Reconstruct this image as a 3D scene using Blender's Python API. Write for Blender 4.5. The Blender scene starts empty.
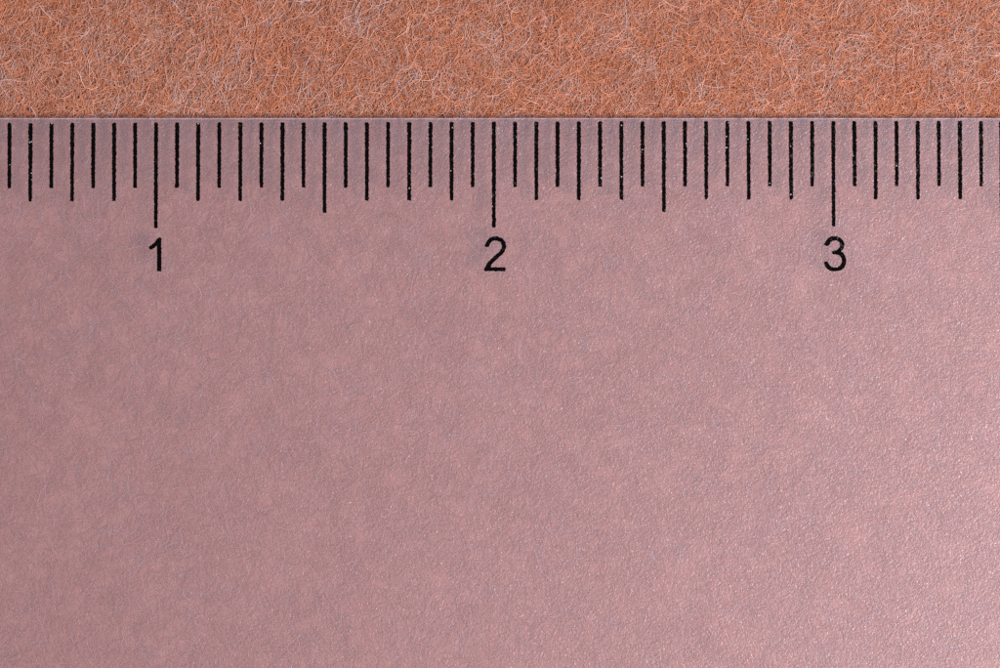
import bpy, bmesh, math, random
import numpy as np
from mathutils import Vector

random.seed(7)
rng = np.random.default_rng(11)
S = bpy.context.scene
C = S.collection
P = 0.0254 / 338.6            # metres on the ruler face per photograph pixel

# ------------------------------------------------------------------ camera
FELT = 0.0300                 # top of the felt's backing
GAP = 0.00042                 # pile height the ruler presses on
THICK = 0.00060               # ruler thickness
ZT = FELT + GAP + THICK       # printed face of the ruler
H = 0.300                     # macro lens height above the printed face
cam_d = bpy.data.cameras.new('macro_camera')
cam = bpy.data.objects.new('macro_camera', cam_d)
C.objects.link(cam)
cam.location = (0, 0, ZT + H)
cam.rotation_euler = (0, 0, 0)
cam_d.sensor_width = 36.0
cam_d.lens = 36.0 * H / (1000 * P)
cam_d.clip_start = 0.01
cam_d.clip_end = 20.0
S.camera = cam

# ------------------------------------------------------------------ world, lamps, exposure
W = bpy.data.worlds.new('World')
S.world = W
W.use_nodes = True
bg = W.node_tree.nodes['Background']
bg.inputs['Color'].default_value = (0.86, 0.92, 1.0, 1)
bg.inputs['Strength'].default_value = 0.22


def area(name, loc, target, size, power, col):
    d = bpy.data.lights.new(name, 'AREA')
    d.shape = 'SQUARE'
    d.size = size
    d.energy = power
    d.color = col
    o = bpy.data.objects.new(name, d)
    C.objects.link(o)
    o.location = loc
    v = Vector(target) - Vector(loc)
    o.rotation_euler = v.to_track_quat('-Z', 'Y').to_euler()
    return o


area('key_softbox', (0.260, -0.100, ZT + 0.270), (0, 0, ZT), 0.125, 3.85, (1.0, 0.975, 1.0))
area('fill_softbox', (-0.42, 0.20, ZT + 0.42), (0, 0, ZT), 0.34, 0.8, (0.93, 0.96, 1.0))

S.view_settings.view_transform = 'Standard'
S.view_settings.look = 'None'
S.view_settings.exposure = 0.0
S.view_settings.gamma = 1.0
S.view_settings.use_curve_mapping = False
cy = S.cycles
cy.max_bounces = 10
cy.diffuse_bounces = 4
cy.glossy_bounces = 3
cy.transmission_bounces = 6
cy.transparent_max_bounces = 16
cy.sample_clamp_indirect = 2.0
cy.use_denoising = False
cy.filter_width = 1.4


# ------------------------------------------------------------------ node helpers
def material(name):
    m = bpy.data.materials.new(name)
    m.use_nodes = True
    nt = m.node_tree
    nt.nodes.clear()
    out = nt.nodes.new('ShaderNodeOutputMaterial')
    return m, nt, out


def node(nt, kind, **kw):
    n = nt.nodes.new(kind)
    for k, v in kw.items():
        if k in n.inputs:
            n.inputs[k].default_value = v
        else:
            setattr(n, k, v)
    return n


def ramp(nt, fac, stops):
    r = nt.nodes.new('ShaderNodeValToRGB')
    e = r.color_ramp.elements
    while len(e) < len(stops):
        e.new(0.5)
    for k, (p, c) in enumerate(stops):
        e[k].position = p
        e[k].color = (c, c, c, 1) if isinstance(c, (int, float)) else (*c, 1)
    nt.links.new(fac, r.inputs['Fac'])
    return r


def noise(nt, co, scale, detail=2.0, rough=0.5):
    n = node(nt, 'ShaderNodeTexNoise', Scale=scale, Detail=detail, Roughness=rough)
    nt.links.new(co, n.inputs['Vector'])
    return n


def math_n(nt, op, a, b):
    n = nt.nodes.new('ShaderNodeMath')
    n.operation = op
    for k, v in enumerate((a, b)):
        if isinstance(v, (int, float)):
            n.inputs[k].default_value = v
        else:
            nt.links.new(v, n.inputs[k])
    return n.outputs[0]


def mix_shader(nt, fac, a, b):
    n = nt.nodes.new('ShaderNodeMixShader')
    if isinstance(fac, (int, float)):
        n.inputs[0].default_value = fac
    else:
        nt.links.new(fac, n.inputs[0])
    nt.links.new(a, n.inputs[1])
    nt.links.new(b, n.inputs[2])
    return n.outputs[0]


def grain_normal(nt, co, strength, facet):
    """fine moulded grain of the frosted face: soft bumps plus tiny tilted facets that glint"""
    n1 = noise(nt, co, 5600.0, 2.0, 0.6)
    n2 = noise(nt, co, 11000.0, 1.0, 0.5)
    h = math_n(nt, 'ADD', n1.outputs['Fac'], math_n(nt, 'MULTIPLY', n2.outputs['Fac'], 0.5))
    b = node(nt, 'ShaderNodeBump', Strength=strength, Distance=0.00006)
    nt.links.new(h, b.inputs['Height'])
    v = node(nt, 'ShaderNodeTexVoronoi', Scale=8500.0)
    nt.links.new(co, v.inputs['Vector'])
    sub = node(nt, 'ShaderNodeVectorMath', operation='SUBTRACT')
    nt.links.new(v.outputs['Color'], sub.inputs[0])
    sub.inputs[1].default_value = (0.5, 0.5, 0.5)
    sc = node(nt, 'ShaderNodeVectorMath', operation='MULTIPLY')
    nt.links.new(sub.outputs[0], sc.inputs[0])
    sc.inputs[1].default_value = (facet, facet, 0.0)
    add = node(nt, 'ShaderNodeVectorMath', operation='ADD')
    nt.links.new(b.outputs['Normal'], add.inputs[0])
    nt.links.new(sc.outputs[0], add.inputs[1])
    nrm = node(nt, 'ShaderNodeVectorMath', operation='NORMALIZE')
    nt.links.new(add.outputs[0], nrm.inputs[0])
    return nrm.outputs[0], b.outputs['Normal'], v.outputs['Color']


# ------------------------------------------------------------------ materials
def make_plastic():
    """printed face of the blade: clear plastic under a frosted, finely grained skin"""
    m, nt, out = material('frosted_plastic')
    co = node(nt, 'ShaderNodeTexCoord').outputs['Object']
    glint, soft, h = grain_normal(nt, co, 0.62, 0.46)
    tr = node(nt, 'ShaderNodeBsdfTransparent', Color=(0.830, 0.792, 0.872, 1))
    df = node(nt, 'ShaderNodeBsdfDiffuse', Color=(0.63, 0.52, 0.62, 1))
    nt.links.new(soft, df.inputs['Normal'])
    g1 = node(nt, 'ShaderNodeBsdfGlossy', Color=(0.90, 0.93, 1, 1), Roughness=0.46)
    nt.links.new(soft, g1.inputs['Normal'])
    g2 = node(nt, 'ShaderNodeBsdfGlossy', Color=(1, 1, 1, 1), Roughness=0.28)
    nt.links.new(glint, g2.inputs['Normal'])
    cloud = noise(nt, co, 420.0, 5.0, 0.65)
    haze = ramp(nt, cloud.outputs['Fac'], [(0.3, 0.086), (0.7, 0.092)])
    veil = mix_shader(nt, haze.outputs['Color'], tr.outputs[0], df.outputs[0])
    coat = mix_shader(nt, 0.050, veil, g1.outputs[0])
    sep = node(nt, 'ShaderNodeSeparateColor')
    nt.links.new(h, sep.inputs[0])
    sharp = math_n(nt, 'MULTIPLY', math_n(nt, 'GREATER_THAN', sep.outputs[2], 0.85), 0.007)   # few grains are polished
    fin = mix_shader(nt, math_n(nt, 'ADD', sharp, 0.005), coat, g2.outputs[0])
    nt.links.new(fin, out.inputs['Surface'])
    return m


def make_back():
    """matt underside of the blade: lets most light through and scatters the rest"""
    m, nt, out = material('matt_plastic_back')
    tr = node(nt, 'ShaderNodeBsdfTransparent', Color=(0.99, 0.99, 0.99, 1))
    tl = node(nt, 'ShaderNodeBsdfTranslucent', Color=(0.95, 0.94, 0.95, 1))
    nt.links.new(mix_shader(nt, 0.42, tr.outputs[0], tl.outputs[0]), out.inputs['Surface'])
    return m


def make_cut_edge():
    m, nt, out = material('cut_plastic_edge')
    co = node(nt, 'ShaderNodeTexCoord').outputs['Object']
    n = noise(nt, co, 2600.0, 2.0)
    df = node(nt, 'ShaderNodeBsdfDiffuse', Color=(0.75, 0.74, 0.80, 1))
    tr = node(nt, 'ShaderNodeBsdfTransparent')
    gl = node(nt, 'ShaderNodeBsdfGlossy', Roughness=0.3)
    f = ramp(nt, n.outputs['Fac'], [(0.35, 0.12), (0.62, 0.45)])
    a = mix_shader(nt, f.outputs['Color'], tr.outputs[0], df.outputs[0])
    b = mix_shader(nt, 0.1, a, gl.outputs[0])
    nt.links.new(b, out.inputs['Surface'])
    return m


def make_ink():
    m, nt, out = material('black_ink')
    own = node(nt, 'ShaderNodeVectorMath', operation='ADD')      # every mark gets its own grain
    nt.links.new(node(nt, 'ShaderNodeTexCoord').outputs['Object'], own.inputs[0])
    nt.links.new(node(nt, 'ShaderNodeObjectInfo').outputs['Random'], own.inputs[1])
    co = own.outputs[0]
    glint, soft, h = grain_normal(nt, co, 0.4, 0.5)
    df = node(nt, 'ShaderNodeBsdfDiffuse', Color=(0.0016, 0.0014, 0.0016, 1))
    gl = node(nt, 'ShaderNodeBsdfGlossy', Color=(1, 0.97, 1, 1), Roughness=0.25)
    nt.links.new(glint, gl.inputs['Normal'])
    a = mix_shader(nt, 0.0028, df.outputs[0], gl.outputs[0])
    # pinholes where the ink missed the grain
    v = node(nt, 'ShaderNodeTexVoronoi', Scale=7000.0)
    nt.links.new(co, v.inputs['Vector'])
    sep = node(nt, 'ShaderNodeSeparateColor')
    nt.links.new(v.outputs['Color'], sep.inputs[0])
    pick = math_n(nt, 'GREATER_THAN', sep.outputs[0], 0.992)
    core = math_n(nt, 'LESS_THAN', v.outputs['Distance'], 0.42)
    hole = math_n(nt, 'MULTIPLY', math_n(nt, 'MULTIPLY', pick, core), 0.5)
    pale = node(nt, 'ShaderNodeBsdfDiffuse', Color=(0.50, 0.46, 0.48, 1))
    b = mix_shader(nt, hole, a, pale.outputs[0])
    nt.links.new(b, out.inputs['Surface'])
    return m


def make_fibre():
    m, nt, out = material('felt_fibre')
    at = node(nt, 'ShaderNodeAttribute', attribute_name='fibre_colour')
    p = node(nt, 'ShaderNodeBsdfPrincipled', Roughness=0.55)
    nt.links.new(at.outputs['Color'], p.inputs['Base Color'])
    p.inputs['Specular IOR Level'].default_value = 0.22
    p.inputs['Sheen Weight'].default_value = 0.05
    nt.links.new(p.outputs[0], out.inputs['Surface'])
    return m


def make_backing():
    m, nt, out = material('felt_backing')
    co = node(nt, 'ShaderNodeTexCoord').outputs['Object']
    n1 = noise(nt, co, 9000.0, 3.0, 0.6)
    n2 = noise(nt, co, 1100.0, 2.0, 0.6)
    mixv = math_n(nt, 'ADD', math_n(nt, 'MULTIPLY', n1.outputs['Fac'], 0.90), math_n(nt, 'MULTIPLY', n2.outputs['Fac'], 0.10))
    r = ramp(nt, mixv, [(0.36, (0.30, 0.118, 0.068)), (0.50, (0.42, 0.166, 0.099)), (0.62, (0.46, 0.235, 0.175))])
    p = node(nt, 'ShaderNodeBsdfPrincipled', Roughness=0.9)
    nt.links.new(r.outputs['Color'], p.inputs['Base Color'])
    b = node(nt, 'ShaderNodeBump', Strength=0.8, Distance=0.0001)
    nt.links.new(n1.outputs['Fac'], b.inputs['Height'])
    nt.links.new(b.outputs['Normal'], p.inputs['Normal'])
    nt.links.new(p.outputs[0], out.inputs['Surface'])
    return m


M_PLASTIC, M_UNDER, M_EDGE, M_INK, M_FIBRE, M_BACK = make_plastic(), make_back(), make_cut_edge(), make_ink(), make_fibre(), make_backing()


def link(name, me, parent=None):
    o = bpy.data.objects.new(name, me)
    C.objects.link(o)
    if parent:
        o.parent = parent
    return o


def X(px):
    return (px - 500.0) * P


def Y(py):
    return (334.0 - py) * P


# ------------------------------------------------------------------ felt sheet: backing slab
def slab(name, x0, x1, y0, y1, z0, z1, mat, bev):
    bm = bmesh.new()
    bmesh.ops.create_cube(bm, size=1.0)
    for v in bm.verts:
        v.co = Vector((x0 + (v.co.x + 0.5) * (x1 - x0), y0 + (v.co.y + 0.5) * (y1 - y0), z0 + (v.co.z + 0.5) * (z1 - z0)))
    bmesh.ops.bevel(bm, geom=bm.edges[:], offset=bev, segments=2, affect='EDGES', profile=0.5)
    me = bpy.data.meshes.new(name)
    bm.to_mesh(me)
    bm.free()
    me.materials.append(mat)
    return me


felt = link('felt_sheet', slab('felt_sheet', -0.16, 0.16, -0.12, 0.12, FELT - 0.003, FELT, M_BACK, 0.0005))
felt['label'] = 'rust orange felt sheet of matted fibres lying under the clear ruler'
felt['category'] = 'felt'


# ------------------------------------------------------------------ felt sheet: matted fibres
def smooth_field(seed, cell):
    """value noise on a coarse grid, sampled bilinearly, for the patchiness of the felt"""
    g = np.random.default_rng(seed).random((64, 64))

    def f(x, y):
        u = (x / cell) % 63
        v = (y / cell) % 63
        i, j = u.astype(int), v.astype(int)
        a, b = u - i, v - j
        a, b = a * a * (3 - 2 * a), b * b * (3 - 2 * b)
        return (g[i, j] * (1 - a) * (1 - b) + g[i + 1, j] * a * (1 - b) + g[i, j + 1] * (1 - a) * b + g[i + 1, j + 1] * a * b)
    return f


F_GREY, F_GREY2, F_DARK, F_FINE = smooth_field(3, 40.0), smooth_field(5, 12.0), smooth_field(9, 30.0), smooth_field(21, 8.0)
PALETTE = np.array([
    (0.50, 0.165, 0.080),    # rust orange
    (0.54, 0.205, 0.105),    # bright orange
    (0.56, 0.285, 0.205),    # pale salmon
    (0.49, 0.335, 0.325),    # grey lilac
    (0.30, 0.100, 0.056),    # dark rust
    (0.60, 0.410, 0.360),    # near white
])


def fibres(n, x0, x1, y0, y1, segs, step, rad, ztop, curl, vary=0.16, white=1.0, patch=1.0):
    """n curly fibres in photograph pixels -> vertices, quads, colours"""
    px = rng.uniform(x0, x1, n)
    py = rng.uniform(y0, y1, n)
    ang = rng.uniform(0, 2 * math.pi, n)
    kap = rng.normal(0, curl, n)
    stp = step * rng.uniform(0.6, 1.5, n)
    pts = np.zeros((n, segs + 1, 3))
    dirs = np.zeros((n, segs + 1, 2))
    depth = rng.random(n) ** 0.7
    zc = depth * ztop
    ph, fr = rng.uniform(0, 6.28, n), rng.uniform(0.4, 1.1, n)
    for s in range(segs + 1):
        pts[:, s, 0], pts[:, s, 1] = px, py
        pts[:, s, 2] = np.clip(zc + ztop * 0.22 * np.sin(ph + fr * s), 0.00001, ztop)
        dirs[:, s, 0], dirs[:, s, 1] = np.cos(ang), np.sin(ang)
        px = px + np.cos(ang) * stp
        py = py + np.sin(ang) * stp
        kap = 0.8 * kap + rng.normal(0, curl * 0.6, n)
        ang = ang + kap
    r = rad * np.exp(rng.normal(0, 0.25, n))
    wx = (pts[:, :, 0] - 500) * P
    wy = (334 - pts[:, :, 1]) * P
    nx, ny = dirs[:, :, 1], dirs[:, :, 0]      # sideways, with y flipped
    taper = np.ones(segs + 1)
    taper[0] = taper[-1] = 0.35
    rr = r[:, None] * taper[None, :]
    ring = []
    for k in range(3):
        a = math.pi / 2 + k * 2 * math.pi / 3
        ca, sa = math.cos(a), math.sin(a)
        ring.append(np.stack([wx + nx * ca * rr, wy + ny * ca * rr, FELT + pts[:, :, 2] + sa * rr], axis=-1))
    V = np.stack(ring, axis=2).reshape(-1, 3)
    base = (np.arange(n) * (segs + 1) * 3)[:, None, None] + (np.arange(segs) * 3)[None, :, None]
    k = np.arange(3)[None, None, :]
    k2 = (k + 1) % 3
    Q = np.stack([base + k, base + k2, base + 3 + k2, base + 3 + k], axis=-1).reshape(-1, 4)
    mx, my = pts[:, segs // 2, 0] + 3000, pts[:, segs // 2, 1] + 3000
    g = 0.4 * F_GREY(mx, my) + 0.6 * F_GREY2(mx, my)
    d = F_DARK(mx, my)
    grey = np.clip((g - 0.24) * 1.4, 0.16, 0.75)
    if patch < 0.5:          # pressed flat: only a fine, even mottle is left
        grey, d = 0.36 + (F_FINE(mx, my) - 0.5) * 0.7, 0.0 * d
    else:
        grey = 0.40 + (grey - 0.40) * patch
    u = rng.random(n)
    idx = np.where(u < 0.44 * (1 - grey) + 0.16, 0, 1)
    u2 = rng.random(n)
    idx = np.where(u2 < grey * 0.85, np.where(rng.random(n) < (0.70 if patch < 0.5 else 0.55), 2, 3), idx)
    idx = np.where(rng.random(n) < 0.06 + 0.08 * d, 4, idx)
    idx = np.where((rng.random(n) < white * (0.02 + 0.05 * grey)) & (depth > 0.6), 5, idx)
    col = PALETTE[idx] * np.exp(rng.normal(0, vary, (n, 1)))
    col = np.repeat(np.clip(col, 0, 0.85), (segs + 1) * 3, axis=0)
    return V, Q, col


def fibre_mesh(name, chunks):
    off, Vs, Qs, Cs = 0, [], [], []
    for V, Q, c in chunks:
        Vs.append(V)
        Qs.append(Q + off)
        Cs.append(c)
        off += len(V)
    V, Q, c = np.concatenate(Vs), np.concatenate(Qs), np.concatenate(Cs)
    me = bpy.data.meshes.new(name)
    me.vertices.add(len(V))
    me.vertices.foreach_set('co', V.astype(np.float32).ravel())
    me.loops.add(len(Q) * 4)
    me.loops.foreach_set('vertex_index', Q.astype(np.int32).ravel())
    me.polygons.add(len(Q))
    me.polygons.foreach_set('loop_start', np.arange(0, len(Q) * 4, 4, dtype=np.int32))
    me.polygons.foreach_set('use_smooth', np.ones(len(Q), dtype=bool))
    a = me.attributes.new('fibre_colour', 'FLOAT_COLOR', 'POINT')
    a.data.foreach_set('color', np.concatenate([c, np.ones((len(c), 1))], axis=1).astype(np.float32).ravel())
    me.update()
    me.validate()
    me.materials.append(M_FIBRE)
    return me


open_pile = fibres(46000, -110, 1110, -45, 121, 6, 4.6, 0.0000160, 0.00026, 0.50, 0.12, 0.5, 0.7)
long_pile = fibres(260, -120, 1120, -45, 100, 15, 5.0, 0.000018, 0.00034, 0.24, 0.12, 0.6)
# keep every open fibre above the ruler's upper edge from poking into the plastic
pressed = fibres(44000, -110, 1110, 105, 730, 4, 4.8, 0.000023, 0.00028, 0.55, 0.10, 0.15, 0.10)
edge_y = Y(119.0)
for ch in (open_pile, long_pile):
    V = ch[0]
    under = V[:, 1] < edge_y + 0.00012
    V[under, 2] = np.minimum(V[under, 2], FELT + GAP - 0.00005)
hair = link('fibre', fibre_mesh('fibre', [open_pile, long_pile, pressed]), felt)
hair['kind'] = 'stuff'

# ------------------------------------------------------------------ ruler
ruler = bpy.data.objects.new('ruler', None)
C.objects.link(ruler)
YE = Y(118.3)                 # upper edge of the ruler
ruler.location = (0, YE, FELT + GAP)
ruler.rotation_euler = (-math.radians(2.2), 0, 0)     # the thick felt lifts its lower side a little
ruler['label'] = 'clear frosted plastic ruler with black inch marks numbered 1 to 3'
ruler['category'] = 'ruler'


def ruler_body():
    x0, x1 = X(-235), X(1330)
    y1, y0 = 0.0, -0.0508
    bm = bmesh.new()
    # outline with rounded corners, then top and bottom rims inset by a hair: worn arrises
    rad, ins = 0.0022, 0.000045
    pts = []
    for cx, cy_, a0 in ((x1 - rad, y1 - rad, 0), (x0 + rad, y1 - rad, 90), (x0 + rad, y0 + rad, 180), (x1 - rad, y0 + rad, 270)):
        for k in range(9):
            a = math.radians(a0 + 90 * k / 8)
            pts.append((cx + rad * math.cos(a), cy_ + rad * math.sin(a), math.cos(a), math.sin(a)))
    rows = [(ins, 0.0), (0.0, ins), (0.0, THICK - ins), (ins, THICK)]
    rings = [[bm.verts.new((x - c * i, y - s * i, z)) for x, y, c, s in pts] for i, z in rows]
    n = len(pts)
    bot = bm.faces.new(list(reversed(rings[0])))
    bot.material_index = 2
    top = bm.faces.new(rings[3])
    for a, b in zip(rings[:-1], rings[1:]):
        for k in range(n):
            f = bm.faces.new((a[k], a[(k + 1) % n], b[(k + 1) % n], b[k]))
            f.material_index = 1
    bm.normal_update()
    me = bpy.data.meshes.new('blade')
    bm.to_mesh(me)
    bm.free()
    me.materials.append(M_PLASTIC)
    me.materials.append(M_EDGE)
    me.materials.append(M_UNDER)
    return me


blade = link('blade', ruler_body(), ruler)

INK = 0.000018
LIFT = 0.000003


def ink_mesh(name, outline, origin, step=1.1, jitter=0.22):
    """printed mark: ragged outline in photograph pixels, a thin raised layer of ink on the face"""
    pts = []
    n = len(outline)
    for k in range(n):
        (ax, ay), (bx, by) = outline[k], outline[(k + 1) % n]
        m = max(1, int(round(math.hypot(bx - ax, by - ay) / step)))
        for s in range(m):
            t = s / m
            pts.append((ax + (bx - ax) * t + random.gauss(0, jitter), ay + (by - ay) * t + random.gauss(0, jitter)))
    bm = bmesh.new()
    lo = [bm.verts.new(((x - origin[0]) * P, (origin[1] - y) * P, LIFT)) for x, y in pts]
    f = bm.faces.new(lo)
    f.normal_update()
    if f.normal.z < 0:
        f.normal_flip()
    ext = bmesh.ops.extrude_face_region(bm, geom=[f])
    for v in ext['geom']:
        if isinstance(v, bmesh.types.BMVert):
            v.co.z += INK
    bmesh.ops.triangulate(bm, faces=[q for q in bm.faces if len(q.verts) > 4])
    bmesh.ops.recalc_face_normals(bm, faces=bm.faces[:])
    me = bpy.data.meshes.new(name)
    bm.to_mesh(me)
    bm.free()
    me.materials.append(M_INK)
    return me


KN = [-7, 0, 8, 16, 24, 32, 39]
KX = [9.7, 156.2, 324.7, 493.9, 663.8, 833.3, 981.0]


def tick_x(n):
    if n < KN[0]:
        return KX[0] + (n - KN[0]) * 21.0
    if n > KN[-1]:
        return KX[-1] + (n - KN[-1]) * 20.2
    return float(np.interp(n, KN, KX))


def tick_outline(h, w):
    a, b = w * 0.5, w * 0.44
    return [(-a, 0.9), (-a + 0.9, 0), (a - 0.9, 0), (a, 0.9), (b, h - 0.6), (b - 0.6, h), (-b + 0.6, h), (-b, h - 0.6)]


for n in range(-11, 46):
    x = tick_x(n)
    dy = float(np.interp(x, [0, 480, 700, 1000], [0, -1.1, -1.9, -2.1]))
    bottom = 229.2 if n % 16 == 0 else 214.2 if n % 8 == 0 else 202.0 if n % 2 == 0 else 188.8
    top = 123.3
    o = link('tick_mark', ink_mesh('tick_mark', tick_outline(bottom - top, 4.05 + random.uniform(-0.2, 0.15)), (0, 0)), ruler)
    o.location = (X(x), Y(top + dy) - YE, THICK)


def glyph(pts, ox, oy):
    return [(ox + a / 11.133, oy + b / 11.133) for a, b in pts]


ONE = [(308, 522), (306, 236), (250, 276), (228, 280), (214, 264), (220, 246), (268, 212), (318, 150), (338, 144), (354, 156), (356, 522)]
TWO = [(220, 240), (235, 195), (265, 155), (310, 133), (370, 133), (420, 155), (452, 195), (460, 240), (447, 290), (410, 340), (360, 385),
       (310, 430), (285, 465), (290, 477), (450, 477), (456, 500), (450, 521), (222, 521), (210, 508), (222, 475), (250, 430), (290, 385),
       (345, 335), (385, 300), (405, 265), (410, 235), (398, 200), (368, 181), (330, 177), (297, 192), (274, 220), (266, 248), (240, 251)]
THREE = [(208, 226), (222, 190), (250, 155), (290, 134), (345, 132), (390, 148), (422, 180), (435, 220), (428, 260), (402, 297), (416, 312),
         (442, 345), (456, 395), (452, 440), (430, 485), (395, 512), (340, 523), (285, 520), (245, 500), (217, 465), (208, 425), (216, 412),
         (248, 412), (258, 440), (280, 464), (315, 479), (355, 477), (388, 457), (407, 420), (404, 385), (385, 352), (350, 333), (305, 333),
         (294, 320), (300, 302), (320, 291), (350, 286), (376, 262), (386, 230), (378, 200), (355, 181), (315, 179), (281, 196), (262, 234), (240, 241)]
for pts, ox, oy in ((ONE, 130, 225), (TWO, 465, 225), (THREE, 805, 225)):
    out = glyph(pts, ox, oy)
    cx = sum(p[0] for p in out) / len(out)
    o = link('numeral', ink_mesh('numeral', out, (cx, 255.0), 1.2, 0.16), ruler)
    o.location = (X(cx), Y(255.0) - YE, THICK)
